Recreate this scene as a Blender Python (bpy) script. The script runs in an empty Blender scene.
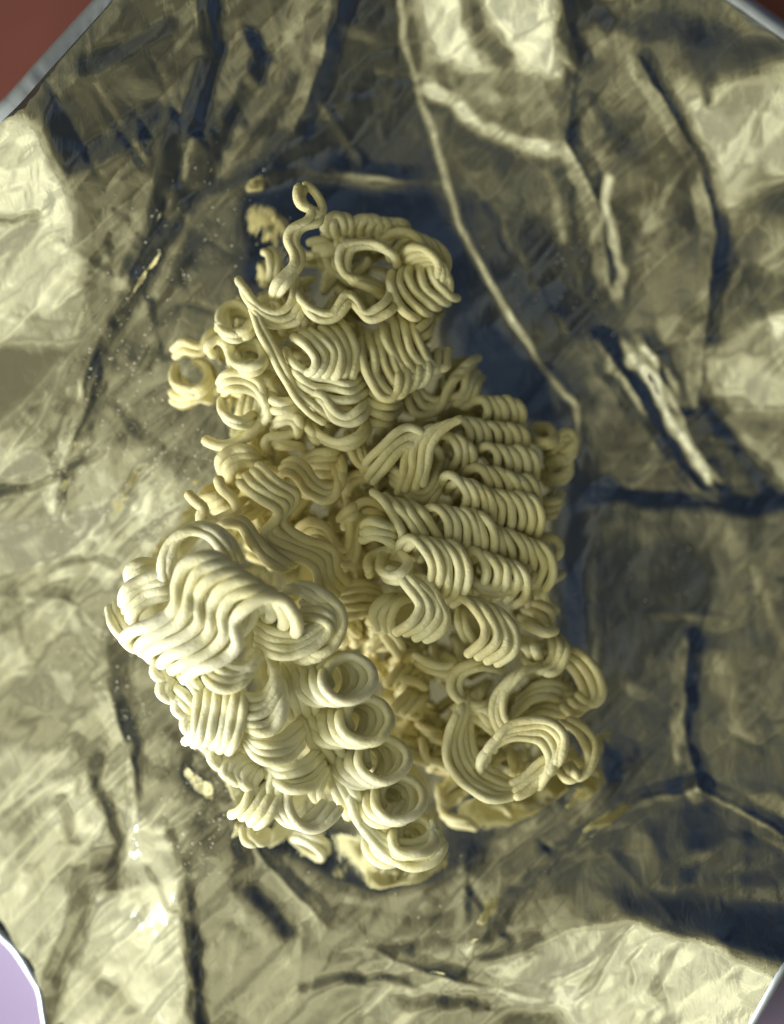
import bpy, math, random
import numpy as np
from mathutils import Vector, noise as mnoise

random.seed(11)
rng = np.random.default_rng(11)
scene = bpy.context.scene
col = scene.collection
H = 30.0           # camera height over the focus plane (cm)
PPC = 60.0         # picture pixels per cm on z = 0

def P(px, py, z=0.0):
    k = (H - z) / H / PPC
    return Vector(((px - 392) * k, (512 - py) * k, z))

def tag(o, label=None, cat=None, group=None, kind=None):
    if label: o['label'] = label
    if cat: o['category'] = cat
    if group: o['group'] = group
    if kind: o['kind'] = kind
    return o

def empty(name, loc):
    o = bpy.data.objects.new(name, None)
    o.empty_display_size = 0.5
    o.location = loc
    col.objects.link(o)
    return o

def mesh_obj(name, verts, faces, mat, parent=None, smooth=True):
    me = bpy.data.meshes.new(name)
    if parent is not None:
        L = parent.location
        verts = [(v[0]-L.x, v[1]-L.y, v[2]-L.z) for v in verts]
    me.from_pydata([tuple(v) for v in verts], [], faces)
    me.update()
    if smooth: me.polygons.foreach_set('use_smooth', [True]*len(me.polygons))
    if mat: me.materials.append(mat)
    o = bpy.data.objects.new(name, me)
    col.objects.link(o)
    if parent is not None: o.parent = parent
    return o

# ------------------------------------------------------------------ materials
def newmat(name):
    m = bpy.data.materials.new(name); m.use_nodes = True
    nt = m.node_tree
    return m, nt, nt.nodes['Principled BSDF']

def N(nt, typ, **kw):
    n = nt.nodes.new(typ)
    for k, v in kw.items(): setattr(n, k, v)
    return n

def noodle_mat(name, base, deep, dust):
    m, nt, b = newmat(name)
    tc = N(nt, 'ShaderNodeTexCoord')
    n1 = N(nt, 'ShaderNodeTexNoise'); n1.inputs['Scale'].default_value = 1.3; n1.inputs['Detail'].default_value = 3
    n2 = N(nt, 'ShaderNodeTexNoise'); n2.inputs['Scale'].default_value = 22; n2.inputs['Detail'].default_value = 5
    nt.links.new(tc.outputs['Object'], n1.inputs['Vector']); nt.links.new(tc.outputs['Object'], n2.inputs['Vector'])
    r = N(nt, 'ShaderNodeValToRGB')
    r.color_ramp.elements[0].position = 0.32; r.color_ramp.elements[0].color = (*deep, 1)
    r.color_ramp.elements[1].position = 0.62; r.color_ramp.elements[1].color = (*base, 1)
    nt.links.new(n1.outputs['Fac'], r.inputs['Fac'])
    r2 = N(nt, 'ShaderNodeValToRGB')
    r2.color_ramp.elements[0].position = 0.50; r2.color_ramp.elements[0].color = (0, 0, 0, 1)
    r2.color_ramp.elements[1].position = 0.72; r2.color_ramp.elements[1].color = (dust, dust, dust, 1)
    nt.links.new(n2.outputs['Fac'], r2.inputs['Fac'])
    mx = N(nt, 'ShaderNodeMix', data_type='RGBA'); 
    nt.links.new(r2.outputs['Color'], mx.inputs[0]); nt.links.new(r.outputs['Color'], mx.inputs[6])
    mx.inputs[7].default_value = (0.84, 0.83, 0.74, 1)
    nt.links.new(mx.outputs[2], b.inputs['Base Color'])
    b.inputs['Roughness'].default_value = 0.55
    b.inputs['Specular IOR Level'].default_value = 0.35
    b.inputs['Subsurface Weight'].default_value = 0.2
    b.inputs['Subsurface Radius'].default_value = (0.12, 0.09, 0.04)
    b.inputs['Subsurface Scale'].default_value = 1.0
    bp = N(nt, 'ShaderNodeBump'); bp.inputs['Strength'].default_value = 0.9; bp.inputs['Distance'].default_value = 0.028
    n3 = N(nt, 'ShaderNodeTexNoise'); n3.inputs['Scale'].default_value = 17; n3.inputs['Detail'].default_value = 8; n3.inputs['Roughness'].default_value = 0.65
    nt.links.new(tc.outputs['Object'], n3.inputs['Vector'])
    nt.links.new(n3.outputs['Fac'], bp.inputs['Height']); nt.links.new(bp.outputs['Normal'], b.inputs['Normal'])
    return m

def foil_mat(name, color, rough):
    m, nt, b = newmat(name)
    b.inputs['Metallic'].default_value = 1.0
    b.inputs['Base Color'].default_value = (*color, 1)
    tc = N(nt, 'ShaderNodeTexCoord')
    n1 = N(nt, 'ShaderNodeTexNoise'); n1.inputs['Scale'].default_value = 1.1; n1.inputs['Detail'].default_value = 4
    nt.links.new(tc.outputs['Object'], n1.inputs['Vector'])
    mr = N(nt, 'ShaderNodeMapRange'); mr.inputs[1].default_value = 0.3; mr.inputs[2].default_value = 0.7
    mr.inputs[3].default_value = rough*0.75; mr.inputs[4].default_value = rough*1.35
    nt.links.new(n1.outputs['Fac'], mr.inputs[0]); nt.links.new(mr.outputs[0], b.inputs['Roughness'])
    # fine crinkle: stretched noise and cell creases
    mp = N(nt, 'ShaderNodeMapping'); mp.inputs['Scale'].default_value = (1.6, 0.8, 1.0); mp.inputs['Rotation'].default_value = (0, 0, 0.35)
    nt.links.new(tc.outputs['Object'], mp.inputs['Vector'])
    n2 = N(nt, 'ShaderNodeTexNoise'); n2.inputs['Scale'].default_value = 2.0; n2.inputs['Detail'].default_value = 9; n2.inputs['Distortion'].default_value = 0.6
    nt.links.new(mp.outputs[0], n2.inputs['Vector'])
    v = N(nt, 'ShaderNodeTexVoronoi', feature='DISTANCE_TO_EDGE'); v.inputs['Scale'].default_value = 1.5
    nm = N(nt, 'ShaderNodeMix', data_type='VECTOR'); nm.inputs[0].default_value = 0.3
    nt.links.new(mp.outputs[0], nm.inputs[4]); nt.links.new(n2.outputs['Color'], nm.inputs[5]); nt.links.new(nm.outputs[1], v.inputs['Vector'])
    ad = N(nt, 'ShaderNodeMath', operation='MULTIPLY_ADD'); ad.inputs[1].default_value = 0.5
    nt.links.new(v.outputs['Distance'], ad.inputs[0]); nt.links.new(n2.outputs['Fac'], ad.inputs[2])
    bp = N(nt, 'ShaderNodeBump'); bp.inputs['Strength'].default_value = 0.4; bp.inputs['Distance'].default_value = 0.025
    nt.links.new(ad.outputs[0], bp.inputs['Height']); nt.links.new(bp.outputs['Normal'], b.inputs['Normal'])
    return m

M_F = noodle_mat('noodle_pale', (0.85, 0.83, 0.62), (0.82, 0.77, 0.44), 0.6)
M_N = noodle_mat('noodle_cream', (0.83, 0.79, 0.50), (0.79, 0.71, 0.36), 0.35)
M_D = noodle_mat('noodle_warm', (0.83, 0.77, 0.46), (0.79, 0.69, 0.33), 0.25)
FOIL = foil_mat('foil_lining', (0.77, 0.755, 0.64), 0.07)

# ------------------------------------------------------------------ light
DH = np.array((-0.70, -0.71, 0.0)); DH /= np.linalg.norm(DH)
STOPS = [(0.0, (0.010, 0.016, 0.030)), (0.24, (0.022, 0.032, 0.055)), (0.38, (0.075, 0.078, 0.065)), (0.5, (0.185, 0.177, 0.112)),
         (0.68, (0.52, 0.51, 0.34)), (0.86, (0.90, 0.90, 0.66)), (1.0, (1.0, 1.02, 0.82))]
DOWN = (0.045, 0.045, 0.035)

def build_world():
    w = bpy.data.worlds.new('World'); scene.world = w; w.use_nodes = True
    nt = w.node_tree; bg = nt.nodes['Background']
    tc = N(nt, 'ShaderNodeTexCoord')
    vm = N(nt, 'ShaderNodeVectorMath', operation='DOT_PRODUCT'); vm.inputs[1].default_value = tuple(DH)
    nt.links.new(tc.outputs['Generated'], vm.inputs[0])
    ma = N(nt, 'ShaderNodeMath', operation='MULTIPLY_ADD'); ma.inputs[1].default_value = 0.5; ma.inputs[2].default_value = 0.5
    nt.links.new(vm.outputs['Value'], ma.inputs[0])
    cr_ = N(nt, 'ShaderNodeValToRGB'); e = cr_.color_ramp.elements
    e[0].position = 0; e[0].color = (*STOPS[0][1], 1); e[1].position = 1; e[1].color = (*STOPS[-1][1], 1)
    for p, c in STOPS[1:-1]:
        x = e.new(p); x.color = (*c, 1)
    nt.links.new(ma.outputs[0], cr_.inputs['Fac'])
    sep = N(nt, 'ShaderNodeSeparateXYZ'); nt.links.new(tc.outputs['Generated'], sep.inputs[0])
    mr = N(nt, 'ShaderNodeMapRange', interpolation_type='SMOOTHSTEP')
    mr.inputs[1].default_value = -0.5; mr.inputs[2].default_value = 0.05; mr.inputs[3].default_value = 0; mr.inputs[4].default_value = 1
    nt.links.new(sep.outputs['Z'], mr.inputs[0])
    mx = N(nt, 'ShaderNodeMix', data_type='RGBA'); nt.links.new(mr.outputs[0], mx.inputs[0]); mx.inputs[6].default_value = (*DOWN, 1)
    nt.links.new(cr_.outputs['Color'], mx.inputs[7])
    # noise breaks up the light from each side, added for livelier foil reflections
    nz_ = N(nt, 'ShaderNodeTexNoise'); nz_.inputs['Scale'].default_value = 3.6; nz_.inputs['Detail'].default_value = 4; nz_.inputs['Distortion'].default_value = 0.8
    nt.links.new(tc.outputs['Generated'], nz_.inputs['Vector'])
    nm_ = N(nt, 'ShaderNodeMapRange'); nm_.inputs[1].default_value = 0.34; nm_.inputs[2].default_value = 0.66; nm_.inputs[3].default_value = 0.48; nm_.inputs[4].default_value = 1.38
    nt.links.new(nz_.outputs['Fac'], nm_.inputs[0])
    vm2 = N(nt, 'ShaderNodeVectorMath', operation='SCALE'); nt.links.new(mx.outputs[2], vm2.inputs[0]); nt.links.new(nm_.outputs[0], vm2.inputs['Scale'])
    nt.links.new(vm2.outputs[0], bg.inputs['Color']); bg.inputs['Strength'].default_value = 1.2

def env_lum(r):
    lw = np.array((0.21, 0.72, 0.07))
    L = np.interp((r@DH)*0.5+0.5, [p for p, c in STOPS], [float(np.dot(lw, c)) for p, c in STOPS])
    t = np.clip((r[..., 2]+0.5)/0.55, 0, 1); t = t*t*(3-2*t)
    return L*t+float(np.dot(lw, DOWN))*(1-t)

build_world()
def area(name, loc, target, size, energy, color):
    ld = bpy.data.lights.new(name, 'AREA'); ld.shape = 'DISK'; ld.size = size; ld.energy = energy; ld.color = color
    o = bpy.data.objects.new(name, ld); col.objects.link(o); o.location = loc
    o.rotation_euler = (Vector(target)-Vector(loc)).to_track_quat('-Z', 'Y').to_euler()
    return o
area('window_light', (-22, -16, 7.5), (-1.2, -1.2, 0.5), 15, 11800, (1.0, 0.995, 0.94))

# ------------------------------------------------------------------ foil bag
# grid in steps of G px, covering a bit more than the frame
G = 2.0
X0, X1, Y0, Y1 = -96, 882, -96, 1122
nx = int((X1-X0)/G)+1; ny = int((Y1-Y0)/G)+1
gx = X0 + np.arange(nx)*G; gy = Y0 + np.arange(ny)*G
GX, GY = np.meshgrid(gx, gy)

def inpoly(poly, X=GX, Y=GY):
    r = np.zeros(X.shape, bool); n = len(poly); j = n-1
    for i in range(n):
        xi, yi = poly[i]; xj, yj = poly[j]
        c = ((yi > Y) != (yj > Y)) & (X < (xj-xi)*(Y-yi)/((yj-yi) if yj != yi else 1e-9)+xi)
        r ^= c; j = i
    return r
def seg_dist(pts, X=GX, Y=GY):
    d = np.full(X.shape, 1e9)
    for (ax, ay), (bx, by) in zip(pts[:-1], pts[1:]):
        vx, vy = bx-ax, by-ay; l2 = vx*vx+vy*vy+1e-9
        t = np.clip(((X-ax)*vx+(Y-ay)*vy)/l2, 0, 1)
        d = np.minimum(d, np.hypot(X-ax-t*vx, Y-ay-t*vy))
    return d
def blur(a, s):
    s = s/G
    if s < 0.3: return a
    k = int(3*s)+1; w = np.exp(-0.5*(np.arange(-k, k+1)/s)**2); w /= w.sum()
    a = np.pad(a, ((k, k), (k, k)), mode='edge')
    a = np.apply_along_axis(lambda m: np.convolve(m, w, 'valid'), 0, a)
    return np.apply_along_axis(lambda m: np.convolve(m, w, 'valid'), 1, a)

def perlin(scale, seed, ang=0, stretch=1):
    ca, sa = math.cos(ang), math.sin(ang)
    U = (GX*ca+GY*sa)/scale/stretch; V = (-GX*sa+GY*ca)/scale
    r = np.random.default_rng(seed); tab = r.normal(0, 1, (64, 64))
    iu = np.floor(U).astype(int); iv = np.floor(V).astype(int); fu = U-iu; fv = V-iv
    fu = fu*fu*(3-2*fu); fv = fv*fv*(3-2*fv)
    g = lambda a, b: tab[(iu+a) % 64, (iv+b) % 64]
    return (g(0, 0)*(1-fu)+g(1, 0)*fu)*(1-fv)+(g(0, 1)*(1-fu)+g(1, 1)*fu)*fv
def sm(scale, seed, ang=0, stretch=1):
    return perlin(scale, seed, ang, stretch)+0.5*perlin(scale*0.47, seed+1, ang, stretch)
WX = GX+3.5*sm(34, 21)+1.3*sm(11, 23); WY = GY+3.5*sm(34, 31)+1.3*sm(11, 33)
T = np.full(GX.shape, 118.0)
W = np.ones(GX.shape)
def area_(v, b, poly):
    global T
    m = blur(inpoly(poly, WX, WY).astype(float), b); T = T*(1-m)+v*m
def line_(v, w, pts, soft=None):
    global T
    d = seg_dist(pts, WX, WY); soft = soft or max(3, w*0.35)
    m = np.clip((w/2+soft/2-d)/soft, 0, 1); m = m*m*(3-2*m); T = T*(1-m)+v*m

# painted light and dark of each lining patch, put into its shape by relax
area_(105, 8, [(-96, -96), (200, -96), (200, 340), (-96, 340)])
area_(195, 5, [(-96, 100), (15, 115), (45, 130), (55, 170), (78, 210), (76, 345), (50, 345), (-96, 360)])
line_(130, 8, [(-60, 222), (36, 219)])
area_(62, 8, [(35, 100), (70, 100), (75, 150), (48, 150)])
line_(72, 20, [(85, 68), (125, 48), (165, 22)], 12)
line_(68, 22, [(72, 162), (100, 150), (150, 112)], 12)
area_(115, 8, [(80, 170), (150, 170), (130, 320), (82, 330)])
line_(125, 8, [(100, 250), (95, 290)]); line_(85, 5, [(110, 240), (102, 300)])
area_(118, 6, [(200, -96), (350, -96), (340, 30), (300, 130), (195, 190), (180, 160)])
line_(45, 22, [(200, -60), (212, 50), (195, 105), (180, 150), (160, 210), (130, 270)], 8)
line_(145, 6, [(192, 140), (180, 180), (166, 218)])
line_(145, 16, [(305, -40), (292, 40), (262, 110), (215, 170)], 12)
line_(45, 14, [(250, 36), (256, 48)], 8); line_(45, 18, [(262, 62), (252, 70)], 8)
line_(60, 8, [(240, 92), (222, 135), (205, 185)])
line_(140, 9, [(245, 120), (222, 165)])
area_(88, 4, [(350, -96), (395, -96), (398, 0), (402, 40), (425, 110), (446, 182), (300, 167), (310, 110)])
line_(118, 5, [(312, 122), (350, 96)]); line_(60, 10, [(355, 92), (366, 94)])
line_(112, 12, [(340, 30), (375, 40)], 8); line_(60, 18, [(330, 150), (345, 155)], 6)
area_(200, 6, [(398, -96), (545, -96), (552, 0), (556, 80), (480, 78), (425, 60)])
line_(120, 22, [(470, -40), (475, 20), (500, 60)], 16)
area_(125, 5, [(425, 60), (556, 80), (570, 160), (545, 150), (470, 128), (432, 90)])
line_(225, 17, [(430, 92), (468, 118), (520, 145), (548, 152)], 8)
area_(105, 8, [(440, 120), (575, 165), (600, 300), (600, 400), (560, 390), (460, 230)])
area_(78, 10, [(470, 210), (590, 230), (610, 350), (580, 400), (530, 330)])
line_(130, 8, [(545, 170), (560, 240)]); line_(50, 5, [(568, 190), (572, 250)])
line_(125, 5, [(500, 220), (560, 330)]); line_(50, 7, [(480, 200), (520, 270)])
line_(45, 6, [(540, 290), (560, 320)])
line_(72, 16, [(556, -40), (562, 0), (578, 55), (566, 90), (570, 140)], 8)
line_(150, 6, [(563, 60), (598, 95)]); 
area_(112, 8, [(580, 40), (670, 50), (715, 220), (716, 400), (625, 345), (600, 200)])
line_(85, 26, [(585, 8), (640, 22), (720, 40), (784, 55)], 14)
line_(68, 14, [(596, 14), (645, 38)], 8)
line_(84, 14, [(590, 100), (625, 145)], 8)
line_(78, 10, [(640, 60), (672, 110), (700, 160), (716, 228)], 6)
area_(200, 9, [(665, 50), (700, 92), (790, 60), (882, 80), (882, 190), (770, 170), (735, 205), (718, 212), (692, 135)])
line_(110, 10, [(700, 70), (712, 100)], 8)
area_(95, 8, [(720, 215), (790, 175), (882, 170), (730, 300), (705, 330)])
line_(72, 16, [(722, 240), (714, 320), (700, 370)], 8)
line_(70, 7, [(596, 178), (604, 235), (612, 300)])
line_(215, 10, [(604, 180), (611, 230), (616, 290)])
line_(125, 16, [(640, 210), (690, 240)], 10)
area_(140, 6, [(882, 190), (784, 205), (742, 262), (784, 272), (882, 270)])
area_(90, 8, [(882, 270), (784, 270), (735, 282), (705, 332), (784, 312), (882, 300)])
line_(140, 5, [(722, 300), (742, 262)])
area_(188, 6, [(702, 348), (784, 312), (882, 300), (882, 430), (735, 410), (705, 390)])
area_(125, 5, [(715, 412), (882, 420), (882, 480), (784, 462)])
line_(185, 6, [(750, 440), (800, 485)])
area_(98, 4, [(660, 395), (705, 400), (784, 482), (784, 492), (700, 492)])
line_(55, 12, [(700, 410), (745, 455), (765, 490)], 8)
line_(25, 28, [(598, 345), (618, 375), (655, 425), (695, 480)], 12)
line_(120, 4, [(600, 350), (640, 410)]); line_(115, 4, [(585, 360), (612, 400)])
line_(225, 10, [(618, 345), (650, 390), (680, 435), (716, 490)], 5)
line_(190, 9, [(645, 345), (665, 380), (676, 400)], 5)
line_(50, 6, [(634, 340), (664, 395), (672, 408), (700, 412)])
area_(95, 6, [(585, 506), (882, 508), (882, 770), (705, 790), (600, 830), (590, 700)])
area_(66, 8, [(620, 545), (700, 540), (722, 600), (710, 660), (640, 650), (600, 700), (590, 540)])
line_(120, 12, [(725, 530), (760, 580), (784, 640)], 12)
line_(112, 26, [(720, 660), (735, 740)], 20)
line_(100, 8, [(640, 515), (652, 540)]); line_(115, 6, [(712, 515), (706, 545)])
line_(55, 8, [(688, 640), (690, 700), (684, 730)]); line_(135, 5, [(682, 700), (678, 745)])
line_(140, 4, [(672, 720), (674, 765)]); line_(55, 7, [(690, 750), (705, 782)])
line_(78, 14, [(730, 780), (784, 790), (840, 800)], 8)
line_(95, 12, [(610, 730), (600, 780)], 8)
area_(95, 6, [(560, 870), (700, 790), (882, 860), (882, 910), (620, 910)])
line_(22, 26, [(700, 788), (645, 800), (600, 832), (555, 862)], 7)
line_(130, 4, [(665, 790), (630, 812), (560, 852)])
line_(22, 16, [(545, 870), (510, 900), (472, 945)], 5)
line_(60, 10, [(690, 795), (720, 812), (755, 822), (800, 850)], 6)
line_(60, 12, [(690, 845), (745, 828)], 10); line_(65, 12, [(680, 890), (695, 870)], 8)
line_(115, 14, [(580, 860), (640, 840)], 12); line_(80, 10, [(720, 880), (784, 870)], 8)
area_(48, 6, [(610, 896), (784, 908), (882, 905), (882, 1000), (784, 962), (690, 935), (625, 914)])
area_(205, 4, [(470, 977), (520, 945), (560, 930), (630, 919), (700, 940), (784, 980), (882, 1020), (882, 1122), (560, 1122), (545, 1010)])
line_(165, 8, [(620, 935), (590, 975), (545, 990)], 8); line_(175, 12, [(650, 980), (665, 1010)], 12)
area_(85, 6, [(500, 1010), (560, 1004), (565, 1122), (480, 1122)])
area_(140, 8, [(230, 930), (470, 930), (500, 1000), (470, 1122), (230, 1122)])
line_(105, 14, [(340, 960), (460, 940)], 8)
line_(82, 12, [(305, 988), (340, 980), (400, 975), (462, 972)], 6)
line_(80, 16, [(400, 998), (490, 1000)], 8)
line_(70, 8, [(470, 960), (540, 935)], 5)
area_(186, 10, [(-96, 700), (185, 790), (200, 920), (200, 1122), (-96, 1122)])
area_(135, 8, [(190, 800), (260, 840), (330, 900), (330, 960), (200, 960)])
line_(72, 20, [(190, 770), (225, 800), (250, 850)], 12); line_(70, 14, [(250, 890), (290, 930)], 8)
line_(160, 12, [(205, 850), (230, 900), (290, 965)], 8)
line_(92, 16, [(88, 762), (104, 805), (114, 845), (108, 885)], 8)
line_(95, 20, [(105, 855), (80, 872), (74, 930), (50, 975), (40, 1040)], 8)
line_(76, 22, [(186, 885), (192, 950), (202, 1040)], 7)
line_(110, 5, [(76, 700), (75, 795)]); line_(90, 16, [(108, 690), (130, 740), (132, 800)], 8)
line_(205, 5, [(125, 740), (136, 828)])
line_(100, 5, [(140, 870), (165, 905), (190, 920)]); line_(100, 6, [(170, 820), (192, 880)])
line_(120, 10, [(60, 800), (72, 840)], 8); line_(150, 12, [(75, 960), (130, 1010)], 12)
area_(112, 8, [(85, 345), (160, 330), (175, 400), (120, 420), (60, 440)])
area_(188, 10, [(-96, 420), (60, 440), (150, 440), (190, 520), (120, 590), (-96, 592)])
area_(158, 8, [(-96, 592), (100, 595), (125, 640), (110, 730), (-96, 700)])
line_(92, 20, [(108, 620), (120, 680), (128, 720)], 10)
line_(95, 10, [(95, 345), (72, 400), (52, 455)]); line_(165, 5, [(86, 390), (62, 460)])
line_(150, 5, [(60, 360), (35, 440)])
line_(85, 8, [(-20, 500), (20, 487), (60, 475), (88, 462)], 5); line_(85, 9, [(55, 468), (62, 500), (66, 518)])
line_(230, 12, [(68, 515), (88, 528)], 9); line_(105, 10, [(62, 566), (84, 560)], 6)
line_(110, 8, [(95, 562), (112, 566)]); line_(215, 8, [(15, 550), (58, 532)], 7)
line_(135, 14, [(15, 575), (50, 570)], 10)
line_(110, 12, [(122, 492), (132, 480)], 8); line_(205, 8, [(115, 520), (160, 500)], 6)
area_(88, 8, [(190, 190), (260, 200), (250, 280), (200, 330), (160, 330), (120, 330)])
line_(20, 18, [(343, -30), (345, 8), (330, 60), (302, 122), (268, 162)], 5)
line_(28, 14, [(268, 162), (200, 200), (165, 240), (138, 285), (108, 322)], 5)
line_(150, 4, [(110, 345), (150, 300), (190, 222)]); line_(60, 6, [(152, 300), (160, 360)])
CAV = [(190, 188), (240, 172), (300, 167), (380, 174), (444, 180), (462, 230), (500, 300), (545, 370), (590, 470), (596, 560),
       (594, 700), (606, 790), (560, 850), (500, 895), (430, 915), (330, 900), (260, 850), (200, 770), (150, 690), (130, 640), (170, 560), (185, 480), (200, 400), (205, 320)]
area_(30, 8, [(240, 196), (300, 170), (380, 178), (440, 184), (462, 232), (500, 300), (545, 370), (588, 470), (590, 560),
              (588, 700), (596, 760), (540, 806), (480, 840), (440, 890), (330, 880), (250, 830), (200, 740), (230, 400)])  # shade of the hollow around the noodles, put into the sheet's lean
line_(20, 22, [(578, 492), (650, 495), (700, 499), (800, 499), (882, 499)], 5)

# overall unevenness of the crumpled sheet: flat facets, and streaks that run in towards the noodles
def facets(scale, seed, warp):
    r = np.random.default_rng(seed)
    U = (GX+warp*perlin(70, seed+3))/scale; V = (GY+warp*perlin(70, seed+5))/scale
    iu = np.floor(U).astype(int); iv = np.floor(V).astype(int)
    jx = r.uniform(0, 1, (64, 64)); jy = r.uniform(0, 1, (64, 64)); va = r.normal(0, 1, (64, 64)); gxx = r.normal(0, 1, (64, 64)); gyy = r.normal(0, 1, (64, 64))
    bd = np.full(GX.shape, 1e9); out = np.zeros(GX.shape)
    for di in (-1, 0, 1):
        for dj in (-1, 0, 1):
            a = (iu+di) % 64; b = (iv+dj) % 64
            cx = iu+di+jx[a, b]; cy = iv+dj+jy[a, b]; d = (U-cx)**2+(V-cy)**2
            v = va[a, b]+0.9*((U-cx)*gxx[a, b]+(V-cy)*gyy[a, b]); m = d < bd
            out[m] = v[m]; bd[m] = d[m]
    return out
ang = np.arctan2(GY-520, (GX-390)*1.2); rad = np.hypot(GX-390, GY-520)
def streak(k, rs, seed):
    r = np.random.default_rng(seed); tab = r.normal(0, 1, (64, 64))
    U = (ang/math.pi+1)*k+0.5*perlin(60, seed); V = rad/rs+0.6*perlin(50, seed+9)
    iu = np.floor(U).astype(int); iv = np.floor(V).astype(int); fu = U-iu; fv = V-iv; fv = fv*fv*(3-2*fv); fu = fu*fu*(3-2*fu)
    g = lambda a, b: tab[(iu+a) % 64, (iv+b) % 64]
    return (g(0, 0)*(1-fu)+g(1, 0)*fu)*(1-fv)+(g(0, 1)*(1-fu)+g(1, 1)*fu)*fv
soft = np.clip((rad-300)/260, 0, 1)       # the far-out foil is smoother and larger in scale
tex = (1-0.5*soft)*(9*facets(22, 41, 14)+7*streak(30, 45, 51)+5*facets(11, 47, 8)) + (1-0.4*soft)*(11*facets(58, 43, 30)+9*streak(14, 110, 53))
near = np.clip(seg_dist([(236, 190), (300, 170), (440, 184), (500, 300), (584, 470), (590, 700), (596, 770), (480, 870), (330, 880), (220, 780)])/120, 0, 1)
T = np.where(inpoly(CAV), T, T*(0.74+0.26*near))*(1+tex/165)  # darkens towards the hollow: shade for depth, put into the sheet's lean
T = np.clip(124+(T-124)*1.22, 12, 245)
# long straight creases pressed into the foil, each with a lit and a shaded side
cr_r = random.Random(77)
def crease(x, y, a, l, w, amp):
    global T
    pts = [(x, y)]; k = cr_r.randint(2, 4)
    for i in range(k):
        a += cr_r.uniform(-0.22, 0.22); x += math.cos(a)*l/k; y += math.sin(a)*l/k; pts.append((x, y))
    nx_, ny_ = -math.sin(a), math.cos(a)
    x0_, x1_ = min(p[0] for p in pts)-12, max(p[0] for p in pts)+12; y0_, y1_ = min(p[1] for p in pts)-12, max(p[1] for p in pts)+12
    i0, i1 = np.searchsorted(gy, (y0_, y1_)); j0, j1 = np.searchsorted(gx, (x0_, x1_))
    if i1-i0 < 2 or j1-j0 < 2: return
    sx, sy = GX[i0:i1, j0:j1], GY[i0:i1, j0:j1]
    for sgn in (1, -1):
        d = seg_dist([(p[0]+nx_*w*0.6*sgn, p[1]+ny_*w*0.6*sgn) for p in pts], sx, sy)
        T[i0:i1, j0:j1] += sgn*amp*np.clip(1.15-d/w, 0, 1)
for i in range(200):
    an = cr_r.uniform(-math.pi, math.pi); rr0 = cr_r.uniform(0, 1)**0.8
    ex, ey = 390+math.cos(an)*(205+210*rr0), 530+math.sin(an)*(335+190*rr0)
    ca = an+math.pi*cr_r.choice((0, 0, 0, 0.5))+cr_r.uniform(-0.45, 0.45)
    crease(ex, ey, ca, cr_r.uniform(25, 110)*(0.6+0.7*rr0), cr_r.choice((2.2, 2.2, 3, 4.5)), cr_r.uniform(12, 48)*cr_r.choice((1, -1))*(1-0.45*rr0))
T = np.clip(T, 12, 250)

RIM = [(-90, 196), (14, 96), (40, 66), (102, -2), (170, -90), (560, -92), (690, -34), (742, -2), (790, 32), (876, 84), (878, 880),
       (876, 905), (786, 966), (752, 1026), (700, 1116), (70, 1118), (46, 1040), (38, 988), (14, 950), (-90, 850)]

# base heights (cm) of the bag: a few known points, inverse-distance blended
ctrl = [(-90, 200, 2.6), (14, 96, 2.6), (100, 0, 2.6), (170, -90, 2.8), (400, -90, 2.4), (560, -92, 2.8), (745, 0, 2.8), (876, 90, 2.8),
        (876, 500, 2.2), (876, 900, 2.8), (784, 970, 2.8), (700, 1116, 2.9), (560, 960, 2.6), (400, 1110, 2.2), (70, 1118, 2.4), (40, 1000, 2.2), (-90, 850, 2.0),
        (-90, 500, 1.7), (60, 300, 1.9), (60, 500, 0.9), (60, 660, 0.9), (60, 850, 1.5), (150, 480, 0.1), (140, 380, 0.5), (150, 300, 0.9),
        (110, 320, 1.3), (200, 200, 0.9), (300, 125, 0.7), (345, 10, 1.5), (370, 10, 1.3), (370, 120, 0.0), (380, 170, -0.5),
        (430, 120, 0.9), (470, 60, 1.9), (520, 250, 0.8), (460, 200, 0.5), (575, 400, 0.5), (620, 300, 1.3), (700, 200, 2.0), (784, 300, 2.3),
        (600, 440, 0.3), (700, 460, 1.0), (784, 450, 1.8), (600, 480, 0.1), (610, 520, -0.8), (700, 600, 0.3), (784, 600, 1.2), (690, 720, 0.5), (620, 700, -0.7),
        (784, 800, 1.5), (620, 800, -0.2), (700, 860, 1.0), (600, 880, 0.7), (700, 925, 1.0), (640, 960, 2.6), (500, 920, 0.1), (400, 950, 0.4), (480, 1000, 1.3),
        (250, 980, 1.2), (200, 880, 0.7), (120, 760, 0.6), (280, 900, 0.0), (150, 640, -0.2),
        (300, 300, -2.0), (400, 250, -2.0), (300, 500, -2.2), (400, 500, -2.3), (500, 450, -2.1), (500, 600, -2.2), (400, 700, -2.3), (500, 800, -2.1), (300, 700, -2.1),
        (400, 810, -1.9), (400, 870, -1.1), (550, 600, -2.0), (560, 750, -1.5), (230, 650, -1.8), (480, 330, -1.9), (420, 230, -1.7), (300, 235, -1.4), (260, 260, -1.2)]
zb = np.zeros(GX.shape); wsum = np.zeros(GX.shape)
for x, y, z in ctrl:
    z = (z*0.72 if z >= 2.6 else z*0.5) if z > 0 else z
    w_ = 1.0/((GX-x)**2+(GY-y)**2+300.0)**1.9
    zb += w_*z; wsum += w_
zb /= wsum
zb = np.where(zb < 0, zb*0.45, zb)
zb = blur(zb, 22)
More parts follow.
